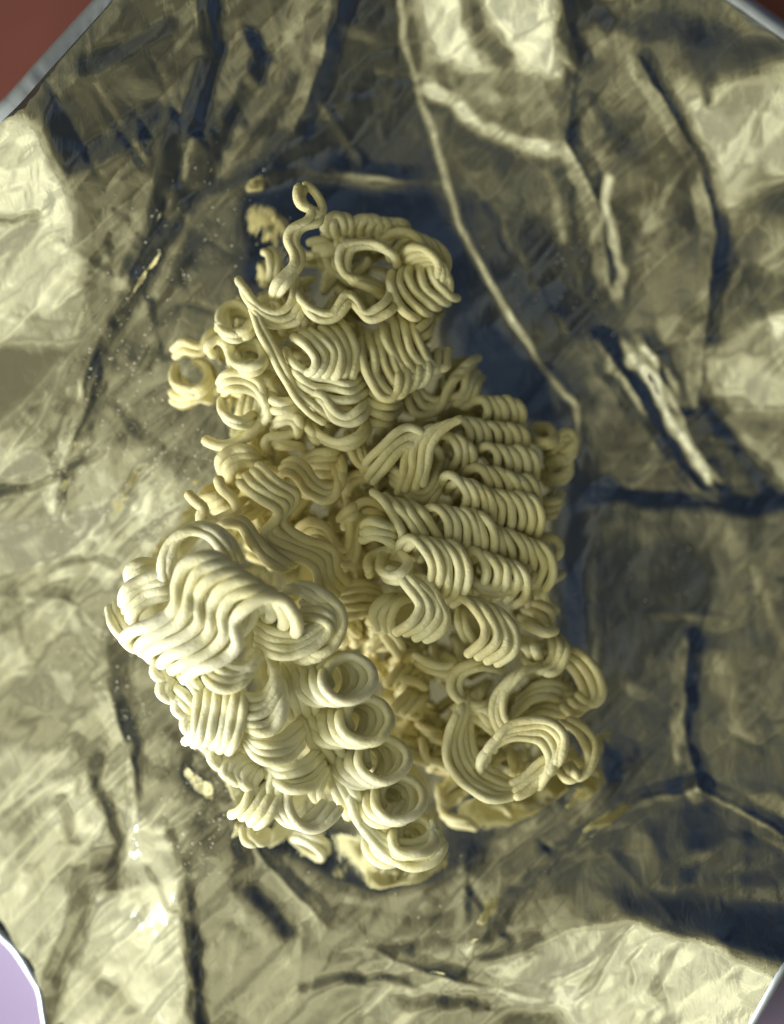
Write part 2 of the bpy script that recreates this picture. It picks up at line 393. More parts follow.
# flap edges: where a nearer fold hangs over what lies behind it
def step(poly, dz, b):
    global zb
    zb = zb + dz*blur(inpoly(poly).astype(float), b)
step([(398, -96), (402, 40), (425, 110), (446, 182), (462, 232), (500, 300), (545, 370), (575, 405), (582, 482), (700, 492), (882, 494), (882, -96)], 0.25, 3.5)
step([(470, 977), (520, 945), (560, 930), (630, 919), (700, 940), (784, 980), (882, 1020), (882, 1122), (545, 1122), (545, 1010)], 0.25, 4)

# crumple: faceted noise
def crumple(scale, seed, amp, ang, stretch):
    r = np.random.default_rng(seed)
    ca, sa = math.cos(ang), math.sin(ang)
    U = (GX*ca+GY*sa)/scale/stretch; V = (-GX*sa+GY*ca)/scale
    out = np.zeros(GX.shape)
    n = 70
    best = np.full(GX.shape, -1e9)
    for i in range(n):
        cx = r.uniform(U.min(), U.max()); cy = r.uniform(V.min(), V.max())
        a, b_ = r.normal(0, 1, 2)
        d = -((U-cx)**2+(V-cy)**2)*0.35 + a*(U-cx)+b_*(V-cy)
        best = np.maximum(best, d)
    best -= blur(best, scale*1.5)
    return best*amp
def ridged(scale, seed, ang, stretch):
    n = perlin(scale, seed, ang, stretch) + 0.4*perlin(scale*0.5, seed+1, ang+0.4, stretch)
    return -np.abs(n)
cr = 0.02*ridged(60, 3, 1.1, 2.2)
cr -= blur(cr, 60)
crf = 0.002*ridged(26, 5, -0.7, 2.2)

# lean each patch: relax the sheet until its reflection of the room has the wanted strength
# painted brightness lowered towards the lower left, where the foil renders too bright
dl = ((392-GX)/392+(GY-512)/512)/2
Tf = np.where(T > 128, 128+(T-128)*0.86, T)-(4+30*dl)
Tl = (np.clip(Tf, 5, 250)/255.0)
Tl = np.where(Tl < 0.04, Tl/12.92, ((Tl+0.055)/1.055)**2.4)
hl = G/PPC
ps = np.linspace(-2.6, 2.6, 105)
PP, QQ = np.meshgrid(ps, ps, indexing='ij')       # dz/dx, dz/dy(up)
nn = np.stack([-PP, -QQ, np.ones_like(PP)], -1); nn /= np.linalg.norm(nn, axis=-1, keepdims=True)
rr = 2*nn[..., 2:3]*nn - np.array((0, 0, 1.0))
LT = 0.80*env_lum(rr)
dLp, dLq = np.gradient(LT, ps, ps)
def lut(tab, p, q):
    a = np.clip((p+2.6)/5.2*104, 0, 103.999); b = np.clip((q+2.6)/5.2*104, 0, 103.999)
    i = a.astype(int); j = b.astype(int); fa = a-i; fb = b-j
    return (tab[i, j]*(1-fa)+tab[i+1, j]*fa)*(1-fb)+(tab[i, j+1]*(1-fa)+tab[i+1, j+1]*fa)*fb
z0 = zb+cr
cavm = blur(inpoly(CAV).astype(float), 4)
def relax(z, z0, Tl, wt, h, iters, lam, lr):
    m = np.zeros_like(z); v = np.zeros_like(z)
    for it in range(iters):
        p = (z[:, 1:]-z[:, :-1])/h; q = -(z[1:, :]-z[:-1, :])/h
        pc = p[:-1, :]; qc = q[:, :-1]
        Lc = lut(LT, pc, qc); Tc = Tl[:-1, :-1]
        e = (np.sqrt(Lc+1e-4)-np.sqrt(Tc))*wt[:-1, :-1]
        gL = e/(2*np.sqrt(Lc+0.01))
        gm = np.hypot(pc, qc)+1e-6; pen = 0.5*np.maximum(0, gm-0.42)/gm      # foil is not bent steeper than it needs to be
        gp = (gL*lut(dLp, pc, qc)+pen*pc+0.6*np.maximum(0, pc-0.36))/h; gq = (gL*lut(dLq, pc, qc)+pen*qc)/h
        g = np.zeros_like(z)
        g[:-1, 1:] += gp; g[:-1, :-1] -= gp
        g[1:, :-1] -= gq; g[:-1, :-1] += gq
        g += lam*(z-z0)
        lap = 4*z; lap[1:, :] -= z[:-1, :]; lap[:-1, :] -= z[1:, :]; lap[:, 1:] -= z[:, :-1]; lap[:, :-1] -= z[:, 1:]
        lap[0, :] = lap[-1, :] = 0; lap[:, 0] = lap[:, -1] = 0
        bl = 4*lap; bl[1:, :] -= lap[:-1, :]; bl[:-1, :] -= lap[1:, :]; bl[:, 1:] -= lap[:, :-1]; bl[:, :-1] -= lap[:, 1:]
        g += 0.08*lap+0.12*bl
        m = 0.9*m+0.1*g; v = 0.99*v+0.01*g*g
        z = z - lr*m/(np.sqrt(v)+1e-4)*(1-it/iters*0.8)
    return z
def down(a, k):
    hh, ww = a.shape[0]//k*k, a.shape[1]//k*k
    return a[:hh, :ww].reshape(hh//k, k, ww//k, k).mean((1, 3))
def up(a, shape, k):
    yy = np.clip((np.arange(shape[0])+0.5)/k-0.5, 0, a.shape[0]-1.001); xx = np.clip((np.arange(shape[1])+0.5)/k-0.5, 0, a.shape[1]-1.001)
    i = yy.astype(int)[:, None]; j = xx.astype(int)[None, :]; fy = yy[:, None]-i; fx = xx[None, :]-j
    return (a[i, j]*(1-fx)+a[i, j+1]*fx)*(1-fy)+(a[i+1, j]*(1-fx)+a[i+1, j+1]*fx)*fy
CORE = [(230, 300), (330, 240), (430, 260), (460, 380), (560, 440), (560, 640), (580, 720), (540, 780), (470, 800), (420, 860), (300, 830), (200, 760), (150, 640), (190, 500)]
wt = 1-0.9*blur(inpoly(CORE).astype(float), 8)
z = z0
Tl = blur(Tl, 1.5)
for k, iters, lr in ((12, 220, 0.02), (6, 200, 0.010), (3, 160, 0.004), (1, 90, 0.0012)):
    zk = down(z, k); z0k = down(z0, k)
    zr = relax(zk.copy(), z0k, down(Tl, k), down(wt, k), hl*k, iters, 0.004, lr)
    z = z + blur(up(zr-zk, z.shape, k), 0.6*k*G)
    p_ = np.gradient(z, axis=1)/hl; q_ = -np.gradient(z, axis=0)/hl; LL = lut(LT, p_, q_)
    print('FIT', k, float(np.corrcoef(np.sqrt(LL)[cavm < .1], np.sqrt(Tl)[cavm < .1])[0, 1]), float(np.hypot(p_, q_).mean()))
z = z+crf
# pressed fold lines stand up as thin ridges; the right-hand fold overlaps what lies left of and below it
RFLAP = [(398, -96), (402, 40), (425, 110), (446, 182), (462, 232), (500, 300), (545, 370), (575, 405), (582, 486), (640, 488), (700, 492), (882, 492), (882, -96)]
WX2 = GX+1.2*sm(20, 61); WY2 = GY+1.2*sm(20, 63)
z = z + 0.035*blur(inpoly(RFLAP, WX2, WY2).astype(float), 2.6)*np.clip((470-GY)/90, 0, 1)*np.clip(0.9+0.5*perlin(40, 303), 0.2, 1.5)
for ridge, hgt in (([(200, -96), (214, 55), (195, 110), (160, 210), (128, 275)], .03), ([(345, -96), (343, 0), (300, 122), (268, 162), (200, 205), (165, 240), (108, 325), (60, 440)], .045),
              ([(556, -96), (560, 0), (578, 55), (566, 140), (600, 200), (612, 300)], .03), ([(640, 60), (700, 160), (716, 230), (705, 340)], .035),
              ([(600, 340), (655, 425), (700, 490)], .045), ([(645, 340), (676, 405), (716, 490)], .04), ([(700, 788), (640, 802), (555, 862), (472, 945)], .045),
              ([(700, 788), (784, 835), (860, 860)], .035), ([(688, 640), (684, 740), (700, 788)], .04), ([(108, 690), (135, 770), (140, 850)], .035),
              ([(186, 880), (192, 950), (200, 1100)], .03), ([(88, 760), (114, 845), (74, 930), (50, 980)], .03), ([(860, 240), (784, 270), (705, 332), (698, 400)], .03),
              ([(-20, 505), (15, 490), (60, 475), (90, 460)], .035), ([(110, 340), (90, 395), (60, 475), (66, 520)], .035), ([(230, 790), (262, 860), (330, 930), (430, 975), (540, 1000)], .03),
              ([(150, 600), (110, 620), (60, 600), (-20, 596)], .03), ([(310, 170), (380, 177), (440, 182)], .03)):
    dd = seg_dist(ridge, WX2, WY2); am = np.clip(0.75+0.45*perlin(55, int(ridge[0][1])+200), 0.1, 1.3)
    z = z + hgt*am*(0.9*np.clip(1-dd/15, 0, 1)+0.22*np.clip(1-dd/4, 0, 1))
ZF = z
def foil_z(px, py):
    a = (px-X0)/G; b = (py-Y0)/G
    i = int(max(0, min(ny-2, b))); j = int(max(0, min(nx-2, a))); fy = b-i; fx = a-j
    return float((ZF[i, j]*(1-fx)+ZF[i, j+1]*fx)*(1-fy)+(ZF[i+1, j]*(1-fx)+ZF[i+1, j+1]*fx)*fy)

bag = empty('foil_bag', (0, 0, -2.2))
tag(bag, 'crumpled foil packet opened wide, with the dry noodles lying inside it', 'foil bag')
inside = inpoly(RIM)
KX = (H-ZF)/H/PPC
VX = (GX-392)*KX; VY = (512-GY)*KX
panels = [('bag_floor', CAV),
          ('gusset', [(345, -96), (396, -96), (402, 40), (425, 110), (446, 190), (300, 190), (268, 165), (302, 122), (330, 60), (345, 8)]),
          ('folded_flap', [(470, 977), (520, 945), (560, 930), (630, 919), (700, 940), (784, 980), (882, 1020), (882, 1122), (545, 1122), (545, 1010)]),
          ('side_panel', [(396, -200), (402, 40), (425, 110), (446, 182), (500, 300), (580, 405), (580, 495), (900, 499), (900, -200)]),
          ('front_panel', [(-200, 595), (130, 640), (200, 780), (330, 900), (470, 948), (555, 862), (700, 788), (900, 860), (900, 1200), (-200, 1200)]),
          ('side_panel', [(580, 300), (900, 300), (900, 900), (560, 900)]),
          ('side_panel', [(-300, -300), (1200, -300), (1200, 1300), (-300, 1300)])]
CX = GX[:-1, :-1]+G/2; CY = GY[:-1, :-1]+G/2
cin = inpoly(RIM, CX, CY)
lab = np.full(CX.shape, -1)
for i, (nm, pl) in enumerate(panels):
    mk = inpoly(pl, CX, CY) & cin & (lab < 0); lab[mk] = i
for i, (nm, pl) in enumerate(panels):
    ii, jj = np.nonzero(lab == i)
    ids = {}
    vs = []; fs = []
    def vid(a, b):
        k = (a, b)
        if k not in ids:
            ids[k] = len(vs); vs.append((VX[a, b], VY[a, b], ZF[a, b]))
        return ids[k]
    for a, b in zip(ii.tolist(), jj.tolist()):
        fs.append((vid(a, b), vid(a+1, b), vid(a+1, b+1), vid(a, b+1)))
    mesh_obj(nm, vs, fs, FOIL, bag)
# rim band and the outside of the packet down to the table
def resample(poly, stepl, closed=True):
    out = []; n = len(poly)
    for i in range(n if closed else n-1):
        a = poly[i]; b = poly[(i+1) % n]; l = math.hypot(b[0]-a[0], b[1]-a[1]); k = max(1, int(l/stepl))
        for t in range(k): out.append((a[0]+(b[0]-a[0])*t/k, a[1]+(b[1]-a[1])*t/k))
    return out
rp = resample(RIM, 8)
rp = [tuple((np.array(rp[i-1])+2*np.array(rp[i])+np.array(rp[(i+1) % len(rp)]))/4) for i in range(len(rp))]
rim_m, nt, b = newmat('rim_film'); b.inputs['Base Color'].default_value = (0.60, 0.66, 0.80, 1); b.inputs['Metallic'].default_value = 0.85; b.inputs['Roughness'].default_value = 0.45
out_m, nt, b = newmat('outer_film'); b.inputs['Base Color'].default_value = (0.55, 0.56, 0.60, 1); b.inputs['Metallic'].default_value = 0.5; b.inputs['Roughness'].default_value = 0.4
n = len(rp); vs = []; fs = []
rz = [foil_z(x, y) for x, y in rp]
rz = [sum(rz[(i+k) % n] for k in range(-6, 7))/13 for i in range(n)]
cx, cy = 392, 512
for (x, y), zz in zip(rp, rz):
    dx, dy = x-cx, y-cy; l = math.hypot(dx, dy); dx /= l; dy /= l
    ww = 0.75 if y < 250 else 0.4; zz += 0.07
    for off, dz in ((-13*ww, 0.02), (-4*ww, 0.06), (5*ww, 0.04), (8*ww, -0.10)):
        vs.append(P(x+dx*off, y+dy*off, zz+dz + (0.05*math.sin(x*0.11+y*0.07)+0.03*math.sin(x*0.31-y*0.23))))
for i in range(n):
    for k in range(3):
        a = i*4+k; c = ((i+1) % n)*4+k
        fs.append((a, c, c+1, a+1))
mesh_obj('rim', vs, fs, rim_m, bag)
vs = []; fs = []
for i, (x, y) in enumerate(rp):
    zz = foil_z(x, y)
    q = P(x, y, zz); d = Vector((q.x, q.y, 0)).normalized()
    for t in range(7):
        tt = t/6
        w_ = 0.06+0.25*tt+0.18*tt*math.sin(i*0.9+t)
        vs.append((q.x*(1-0.05*tt)+d.x*w_, q.y*(1-0.05*tt)+d.y*w_, zz-0.05+(-2.18-zz)*tt+0.0))
for i in range(n):
    for k in range(6):
        a = i*7+k; c = ((i+1) % n)*7+k
        fs.append((a, a+1, c+1, c))
mesh_obj('outer_film', vs, fs, out_m, bag)

# ------------------------------------------------------------------ table, cloth
def sheet(name, x0, x1, y0, y1, z, n, fn, mat):
    vs = []; fs = []
    for i in range(n+1):
        for j in range(n+1):
            x = x0+(x1-x0)*j/n; y = y0+(y1-y0)*i/n
            vs.append((x, y, z+fn(x, y)))
    for i in range(n):
        for j in range(n):
            a = i*(n+1)+j; fs.append((a, a+1, a+n+2, a+n+1))
    return mesh_obj(name, vs, fs, mat)
tm, nt, b = newmat('table_red_brown')
tc = N(nt, 'ShaderNodeTexCoord'); n1 = N(nt, 'ShaderNodeTexNoise'); n1.inputs['Scale'].default_value = 0.25; n1.inputs['Detail'].default_value = 5
nt.links.new(tc.outputs['Object'], n1.inputs['Vector'])
r = N(nt, 'ShaderNodeValToRGB'); r.color_ramp.elements[0].color = (0.16, 0.045, 0.035, 1); r.color_ramp.elements[1].color = (0.30, 0.10, 0.085, 1)
nt.links.new(n1.outputs['Fac'], r.inputs['Fac']); nt.links.new(r.outputs['Color'], b.inputs['Base Color']); b.inputs['Roughness'].default_value = 0.45
t = sheet('table', -90, 90, -90, 90, -2.2, 4, lambda x, y: 0, tm); tag(t, kind='structure')
cm, nt, b = newmat('lilac_cloth')
tc = N(nt, 'ShaderNodeTexCoord'); wv = N(nt, 'ShaderNodeTexWave'); wv.inputs['Scale'].default_value = 6; wv.inputs['Distortion'].default_value = 2
nt.links.new(tc.outputs['Object'], wv.inputs['Vector'])
r = N(nt, 'ShaderNodeValToRGB'); r.color_ramp.elements[0].color = (0.24, 0.19, 0.31, 1); r.color_ramp.elements[1].color = (0.30, 0.25, 0.39, 1)
nt.links.new(wv.outputs['Fac'], r.inputs['Fac']); nt.links.new(r.outputs['Color'], b.inputs['Base Color']); b.inputs['Roughness'].default_value = 0.9
c = sheet('cloth', -22, 22, -26, -4.6, -2.05, 90, lambda x, y: 0.08*math.sin(x*0.9+y*0.3)+0.06*mnoise.noise(Vector((x*0.5, y*0.5, 0))), cm)
tag(c, 'lilac woven cloth spread under the lower end of the foil packet', 'cloth')

# ------------------------------------------------------------------ noodles
def catmull(pts, stepl=0.045):
    pts = [Vector(p) for p in pts]
    a = pts[0]*2-pts[1]; b = pts[-1]*2-pts[-2]
    q = [a]+pts+[b]; out = []
    for i in range(1, len(q)-2):
        p0, p1, p2, p3 = q[i-1], q[i], q[i+1], q[i+2]
        k = max(2, int((p2-p1).length/stepl))
        for s in range(k):
            u = s/k
            out.append(0.5*((2*p1)+(p2-p0)*u+(2*p0-5*p1+4*p2-p3)*u*u+(3*p1-p0-3*p2+p3)*u**3))
    out.append(pts[-1])
    for _ in range(3):
        out = [out[0]]+[(out[i-1]+out[i]*2+out[i+1])/4 for i in range(1, len(out)-1)]+[out[-1]]
    return out

SIDES = 9
def tube(path, r0, seed, taper=True):
    vs = []; fs = []
    n = len(path)
    t = (path[1]-path[0]).normalized()
    up = Vector((0, 0, 1)) if abs(t.z) < 0.9 else Vector((1, 0, 0))
    nrm = (up - t*up.dot(t)).normalized()
    for i in range(n):
        t = (path[min(i+1, n-1)]-path[max(i-1, 0)]).normalized()
        nrm = (nrm - t*nrm.dot(t)).normalized(); bn = t.cross(nrm)
        r = r0*(1+0.10*mnoise.noise(Vector((i*0.09, seed*3.1, 0)))+0.05*mnoise.noise(Vector((i*0.35, seed*1.7, 5))))
        if i == 0 or i == n-1: r *= 0.72
        for k in range(SIDES):
            a = 2*math.pi*k/SIDES
            rr_ = r*(1+0.05*mnoise.noise(Vector((i*0.2, k*0.8, seed))))
            vs.append(path[i]+nrm*(math.cos(a)*rr_)+bn*(math.sin(a)*rr_*0.93))
    for i in range(n-1):
        for k in range(SIDES):
            a = i*SIDES+k; b_ = i*SIDES+(k+1) % SIDES
            fs.append((a, b_, b_+SIDES, a+SIDES))
    vs.append(path[0]-(path[1]-path[0]).normalized()*r0*0.3); vs.append(path[-1]+(path[-1]-path[-2]).normalized()*r0*0.3)
    for k in range(SIDES):
        fs.append((n*SIDES, (k+1) % SIDES, k)); fs.append((n*SIDES+1, (n-1)*SIDES+k, (n-1)*SIDES+(k+1) % SIDES))
    return vs, fs

seedc = [0]
ZS = blur(ZF, 36)
def nz(x, y):
    return float(ZS[int(np.clip((y-Y0)/G, 0, ny-1)), int(np.clip((x-X0)/G, 0, nx-1))])+0.62
def R(ch, pts, Wv=(0, 0), n=1, z=0.0, h=0.0, r=5.2, dz=-0.03, ends=0.35, mat=None, jit=1.0):
    """a band of n parallel strands; pts px,py[,dz]; Wv px per strand; h hump; ends: how far both tips dive"""
    m = len(pts)
    for k in range(n):
        seedc[0] += 1; s = seedc[0]
        q = []
        for i, p in enumerate(pts):
            t = i/(m-1) if m > 1 else 0
            zz = z + nz(p[0], p[1]) + (p[2] if len(p) > 2 else 0) + h*math.sin(math.pi*t) + dz*k
            if i == 0 or i == m-1: zz -= ends
            jx, jy = random.uniform(-1, 1)*jit*1.4, random.uniform(-1, 1)*jit*1.4
            q.append(P(p[0]+Wv[0]*k+jx, p[1]+Wv[1]*k+jy, zz+random.uniform(-0.02, 0.02)))
        # stagger the cut ends a little
        pa = catmull(q)
        pa = [v+Vector((mnoise.noise(Vector((i*0.11, s*2.3, 1))), mnoise.noise(Vector((i*0.11, s*2.3, 7))), mnoise.noise(Vector((i*0.11, s*2.3, 13)))))*0.028 for i, v in enumerate(pa)]
        vs, fs = tube(pa, r*0.92*random.uniform(0.93, 1.05)/PPC, s)
        mesh_obj('noodle_strand', vs, fs, mat or ch[1], ch[0])

def arcR(ch, x, y, w, h_, n, Wv, z=0.0, flip=1, rot=0, **kw):
    base = [(-0.15, 0.30, -0.35), (0.10, 0.04, 0.02), (0.5, -0.04, 0.12), (0.88, 0.18, 0.15), (1.0, 0.52, 0.10), (0.86, 0.85, -0.05), (0.45, 1.05, -0.35)]
    ca, sa = math.cos(math.radians(rot)), math.sin(math.radians(rot))
    pts = []
    for (u, v, zz) in base:
        X = u*w*flip; Y = v*h_
        pts.append((x+X*ca-Y*sa, y+X*sa+Y*ca, zz))
    R(ch, pts, Wv, n, z, ends=0.25, **kw)

def wave(ch, A, B, amp, cyc, n, Wv, z=0, zamp=0.2, loop=0.3, ph=0, mat=None, r=5.0, dz=-0.03, K=9):
    ax, ay = A; bx, by = B; dx, dy = bx-ax, by-ay; l = math.hypot(dx, dy); ux, uy = dx/l, dy/l
    M = int(cyc*K)+1; pts = []
    for i in range(M):
        t = i/(M-1); f = 2*math.pi*cyc*t+ph
        s = t*l + loop*l/cyc*math.sin(2*f)*0.5; o = amp*math.sin(f)
        pts.append((ax+ux*s-uy*o, ay+uy*s+ux*o, zamp*math.cos(f*1.0)))
    R(ch, pts, Wv, n, z, r=r, dz=dz, ends=0.1, mat=mat)

def coil(ch, A, B, ra, rb, turns, n, Wv, z=0, zamp=0.35, ph=0, r=5.4, dz=-0.1, cw=1, sq=0.85):
    M = int(turns*12)+1; pts = []
    for i in range(M):
        t = i/(M-1); f = cw*2*math.pi*turns*t+ph; rad = ra+(rb-ra)*t
        pts.append((A[0]+(B[0]-A[0])*t+rad*math.cos(f), A[1]+(B[1]-A[1])*t+rad*sq*math.sin(f), zamp*math.sin(f+0.5)))
    R(ch, pts, Wv, n, z, r=r, dz=dz, ends=0.1)

def chunk(px, py, label, mat, name='noodle_chunk'):
    o = empty(name, P(px, py, foil_z(px, py)))
    tag(o, label, 'instant noodles')
    return (o, mat)

U = chunk(345, 330, 'upper tangle of cream noodles with ribbed coils nearest the dark back of the packet', M_N)
MID = chunk(300, 500, 'loose yellow noodle tangle in the middle with one broad zigzag ribbon', M_D)
RT = chunk(480, 520, 'right-hand noodle chunk of tight ribbed coils in stacked rows beside the dark slit', M_N)
LR = chunk(510, 740, 'lower right knot of noodles ending in a large open ring', M_N)
F = chunk(270, 690, 'palest noodle chunk at the lower left, with a row of round curls', M_F)

# --- loose curl at the very top
CU = chunk(298, 230, 'single curly noodle standing up alone above the rest at the top', M_N, 'noodle_curl')
R(CU, [(299, 185), (297, 196), (303, 207), (312, 212), (311, 221), (299, 225), (290, 231), (289, 242), (295, 252), (295, 263), (286, 274), (276, 284), (271, 297, -.3)], (6, 3), 2, z=0.75, ends=0.1, r=5.6)
R(CU, [(303, 184), (312, 192), (321, 203), (322, 214), (313, 222), (302, 226)], (0, 0), 1, z=0.72, ends=0.2, r=5.4)

# --- upper chunk
R(U, [(238, 279), (246, 292), (256, 305), (272, 312), (289, 306), (294, 292), (296, 280)], (4, 8), 3, z=0.55)
R(U, [(290, 284), (301, 300), (316, 312), (331, 312), (341, 298), (347, 293), (356, 303), (364, 313), (377, 310), (387, 300), (390, 286)], (5, 8), 2, z=0.62)
R(U, [(392, 262), (386, 248), (368, 241), (347, 245), (340, 260), (346, 274), (362, 281), (378, 290)], (6, 5), 2, z=0.55)
R(U, [(330, 236), (324, 226), (329, 217), (338, 215), (345, 222), (344, 235)], (7, 1), 2, z=0.35)
R(U, [(352, 235), (352, 222), (362, 217), (371, 221), (372, 234)], (9, 1), 5, z=0.3)
arcR(U, 386, 232, 40, 40, 4, (7, 3.5), z=0.25)
arcR(U, 404, 250, 34, 38, 4, (4, 5), z=0.45)
R(U, [(394, 272), (391, 287), (398, 303), (411, 316), (420, 318)], (9.5, -5), 5, z=0.5)
R(U, [(430, 277), (440, 281), (444, 290), (438, 299), (428, 297)], (0, 0), 1, z=0.4, r=6.5)
# mound ribs
for i in range(6):
    R(U, [(292+i*9, 336-i*3), (306+i*9, 345-i*2), (317+i*8, 358-i), (312+i*8, 372+i), (298+i*9, 372+i*2)], (0, 0), 1, z=0.72-0.03*i, r=5.6, ends=0.3)
R(U, [(286, 348), (292, 362), (308, 376), (330, 380), (350, 382), (362, 372)], (3, 9), 3, z=0.6)
R(U, [(360, 338), (362, 356), (368, 380), (382, 398), (396, 396), (400, 380), (396, 360)], (9.5, -4), 4, z=0.55, dz=-0.04)
R(U, [(382, 322), (386, 340), (396, 362), (408, 378), (418, 376), (420, 358)], (9.5, -3), 4, z=0.45)
R(U, [(400, 330), (412, 332), (424, 326), (430, 316)], (2, 8), 2, z=0.3)
R(U, [(250, 306), (260, 332), (274, 362), (290, 390), (308, 410), (326, 424)], (5, -3), 2, z=0.58, ends=0.1, r=4.4)
R(U, [(308, 404), (314, 392), (322, 396), (330, 410), (345, 416), (360, 410), (366, 400)], (4, 7), 2, z=0.6)
R(U, [(404, 386), (409, 400), (417, 413), (430, 414), (440, 404), (447, 388), (458, 376), (468, 372)], (5, -7), 3, z=0.05)
R(U, [(444, 382), (452, 396), (462, 392), (466, 376), (474, 366)], (5, 6), 3, z=0.0)
coil(U, (236, 318), (240, 322), 17, 14, 1.3, 2, (2, 5), z=0.1, ph=2)
R(U, [(216, 322), (226, 332), (240, 334), (250, 322)], (2, 6), 2, z=0.35)
coil(U, (247, 350), (249, 356), 18, 14, 1.4, 2, (1, 6), z=0.3, ph=1)
R(U, [(214, 356), (208, 346), (216, 340), (226, 346), (230, 360), (238, 372)], (5, 1), 1, z=0.1)
R(U, [(219, 382), (226, 374), (244, 375), (258, 384), (264, 398), (258, 410)], (2, 8), 3, z=0.35)
R(U, [(222, 398), (224, 412), (240, 420), (256, 414)], (2, 8), 2, z=0.3)
R(U, [(270, 395), (276, 402), (290, 402), (300, 396)], (0, 8), 2, z=0.45)
R(U, [(276, 425), (284, 416), (296, 414), (302, 424), (296, 434)], (-3, 7), 2, z=0.3)
R(U, [(262, 252), (270, 256), (272, 268), (268, 280)], (6, -2), 2, z=0.0)
R(U, [(362, 384), (376, 396), (392, 400), (402, 394)], (-2, 8), 4, z=0.4)
R(U, [(300, 302), (306, 318), (302, 330)], (8, 0), 2, z=0.3)

# --- right chunk: rows of ribbed crests
arcR(RT, 474, 399, 15, 25, 5, (8.5, 0.5), z=0.05)
arcR(RT, 452, 420, 19, 29, 7, (9.5, 1.5), z=0.2)
arcR(RT, 480, 447, 19, 30, 5, (9.8, 1), z=0.35)
arcR(RT, 438, 436, 19, 34, 3, (9, 3), z=0.4)
arcR(RT, 466, 467, 23, 38, 6, (10, 2.5), z=0.5)
arcR(RT, 478, 492, 24, 42, 5, (10, 1.5), z=0.62)
arcR(RT, 441, 477, 25, 40, 4, (9, 4), z=0.7)
arcR(RT, 474, 526, 29, 47, 6, (10, 4), z=0.62)
arcR(RT, 424, 508, 25, 50, 6, (9, 1.5), z=0.85)
R(RT, [(372, 492), (384, 502), (396, 518), (404, 534), (400, 546)], (12, 3), 4, z=1.0)
arcR(RT, 464, 552, 24, 38, 5, (10, 3.5), z=0.8)
R(RT, [(470, 560), (474, 580), (492, 588), (512, 582), (528, 572), (530, 560)], (2, 6), 2, z=0.75)
arcR(RT, 398, 540, 32, 56, 5, (9.5, 1.5), z=1.05)
R(RT, [(364, 526), (372, 522), (386, 526), (398, 534)], (-1, 7), 3, z=1.1, r=5.6)
coil(RT, (384, 565), (400, 560), 17, 17, 1.4, 2, (2, 5), z=0.9, ph=2.6)
R(RT, [(386, 568), (398, 575), (412, 590), (420, 608), (412, 624), (394, 632)], (9.5, 3), 4, z=1.15, r=5.7, ends=0.1)
R(RT, [(376, 630), (374, 612), (382, 600), (396, 596)], (8, 2), 3, z=0.75)
R(RT, [(456, 596), (472, 604), (484, 622), (484, 642), (466, 656)], (10, 3), 4, z=1.0, r=5.8, ends=0.15)
R(RT, [(462, 604), (458, 622), (466, 640)], (6, 0), 2, z=0.6)
coil(RT, (540, 433), (544, 436), 11, 10, 1.2, 2, (3, 1), z=-0.1, ph=2)
R(RT, [(552, 446), (556, 434), (568, 430), (576, 440), (568, 450), (556, 452)], (-1, 6), 3, z=-0.1)
R(RT, [(540, 470), (552, 478), (564, 474), (570, 462), (560, 456), (546, 462)], (0, 6), 2, z=-0.2)
R(RT, [(536, 496), (546, 502), (558, 500), (562, 492)], (-2, 8), 3, z=0.1)
R(RT, [(536, 552), (538, 540), (550, 536), (560, 544), (558, 556), (548, 558)], (0, 0), 1, z=0.3, r=5.5)
R(RT, [(564, 572), (552, 578), (545, 590), (548, 602), (556, 612)], (-9, 1), 3, z=0.35)
R(RT, [(528, 602), (540, 606), (550, 612), (552, 622)], (-4, 8), 3, z=0.4)
R(RT, [(522, 622), (534, 630), (546, 632), (556, 630)], (0, 0), 1, z=0.6, r=6.5, ends=0.1)
R(RT, [(524, 640), (534, 648), (540, 658)], (-9, -3), 2, z=0.6, r=6)
R(RT, [(462, 418), (450, 424), (438, 434), (430, 448), (428, 466), (422, 486)], (-8.5, 3), 4, z=0.75, ends=0.0)
R(RT, [(362, 470), (376, 452), (392, 436), (408, 428), (424, 432), (432, 446)], (5, 7), 3, z=0.65)
R(RT, [(388, 464), (400, 474), (410, 488), (424, 492), (434, 478), (440, 462)], (2, 8), 3, z=0.6)
R(RT, [(362, 505), (350, 508), (340, 520)], (3, 8), 2, z=0.5)
R(RT, [(414, 655), (430, 664), (446, 668), (456, 662), (444, 654)], (3, 6), 2, z=0.5)

# --- lower right knot
R(LR, [(560, 636), (568, 650), (562, 668), (546, 674), (538, 664)], (-8, -3), 3, z=0.45)
R(LR, [(572, 648), (586, 658), (600, 676), (602, 694), (590, 704), (576, 694)], (-8, 5), 3, z=0.35, ends=0.1)
R(LR, [(498, 668), (476, 663), (456, 671), (452, 688), (461, 701), (480, 706), (494, 698)], (6, 3), 2, z=0.55)
R(LR, [(546, 664), (524, 672), (508, 692), (505, 714), (512, 730), (506, 742)], (-6, 2), 3, z=0.6)
R(LR, [(454, 708), (466, 704), (478, 706), (488, 716), (498, 724)], (1, 7), 3, z=0.5)
R(LR, [(512, 716), (530, 700), (548, 696), (560, 704)], (3, -7), 3, z=0.3)
R(LR, [(530, 716), (546, 712), (566, 716), (574, 704)], (2, -6), 3, z=0.1)
R(LR, [(468, 700, -.7), (458, 712), (448, 738), (450, 766), (466, 788), (490, 800), (514, 798)], (5.5, -4.5), 5, z=0.65, ends=0.1, dz=-0.06)
R(LR, [(494, 754), (496, 738), (512, 724), (534, 718), (554, 722), (566, 738), (562, 756), (552, 768)], (-5, 6.5), 4, z=0.85, ends=0.2)
R(LR, [(514, 798), (530, 790), (546, 776), (558, 768)], (-2, -7), 3, z=0.6, ends=0.0)
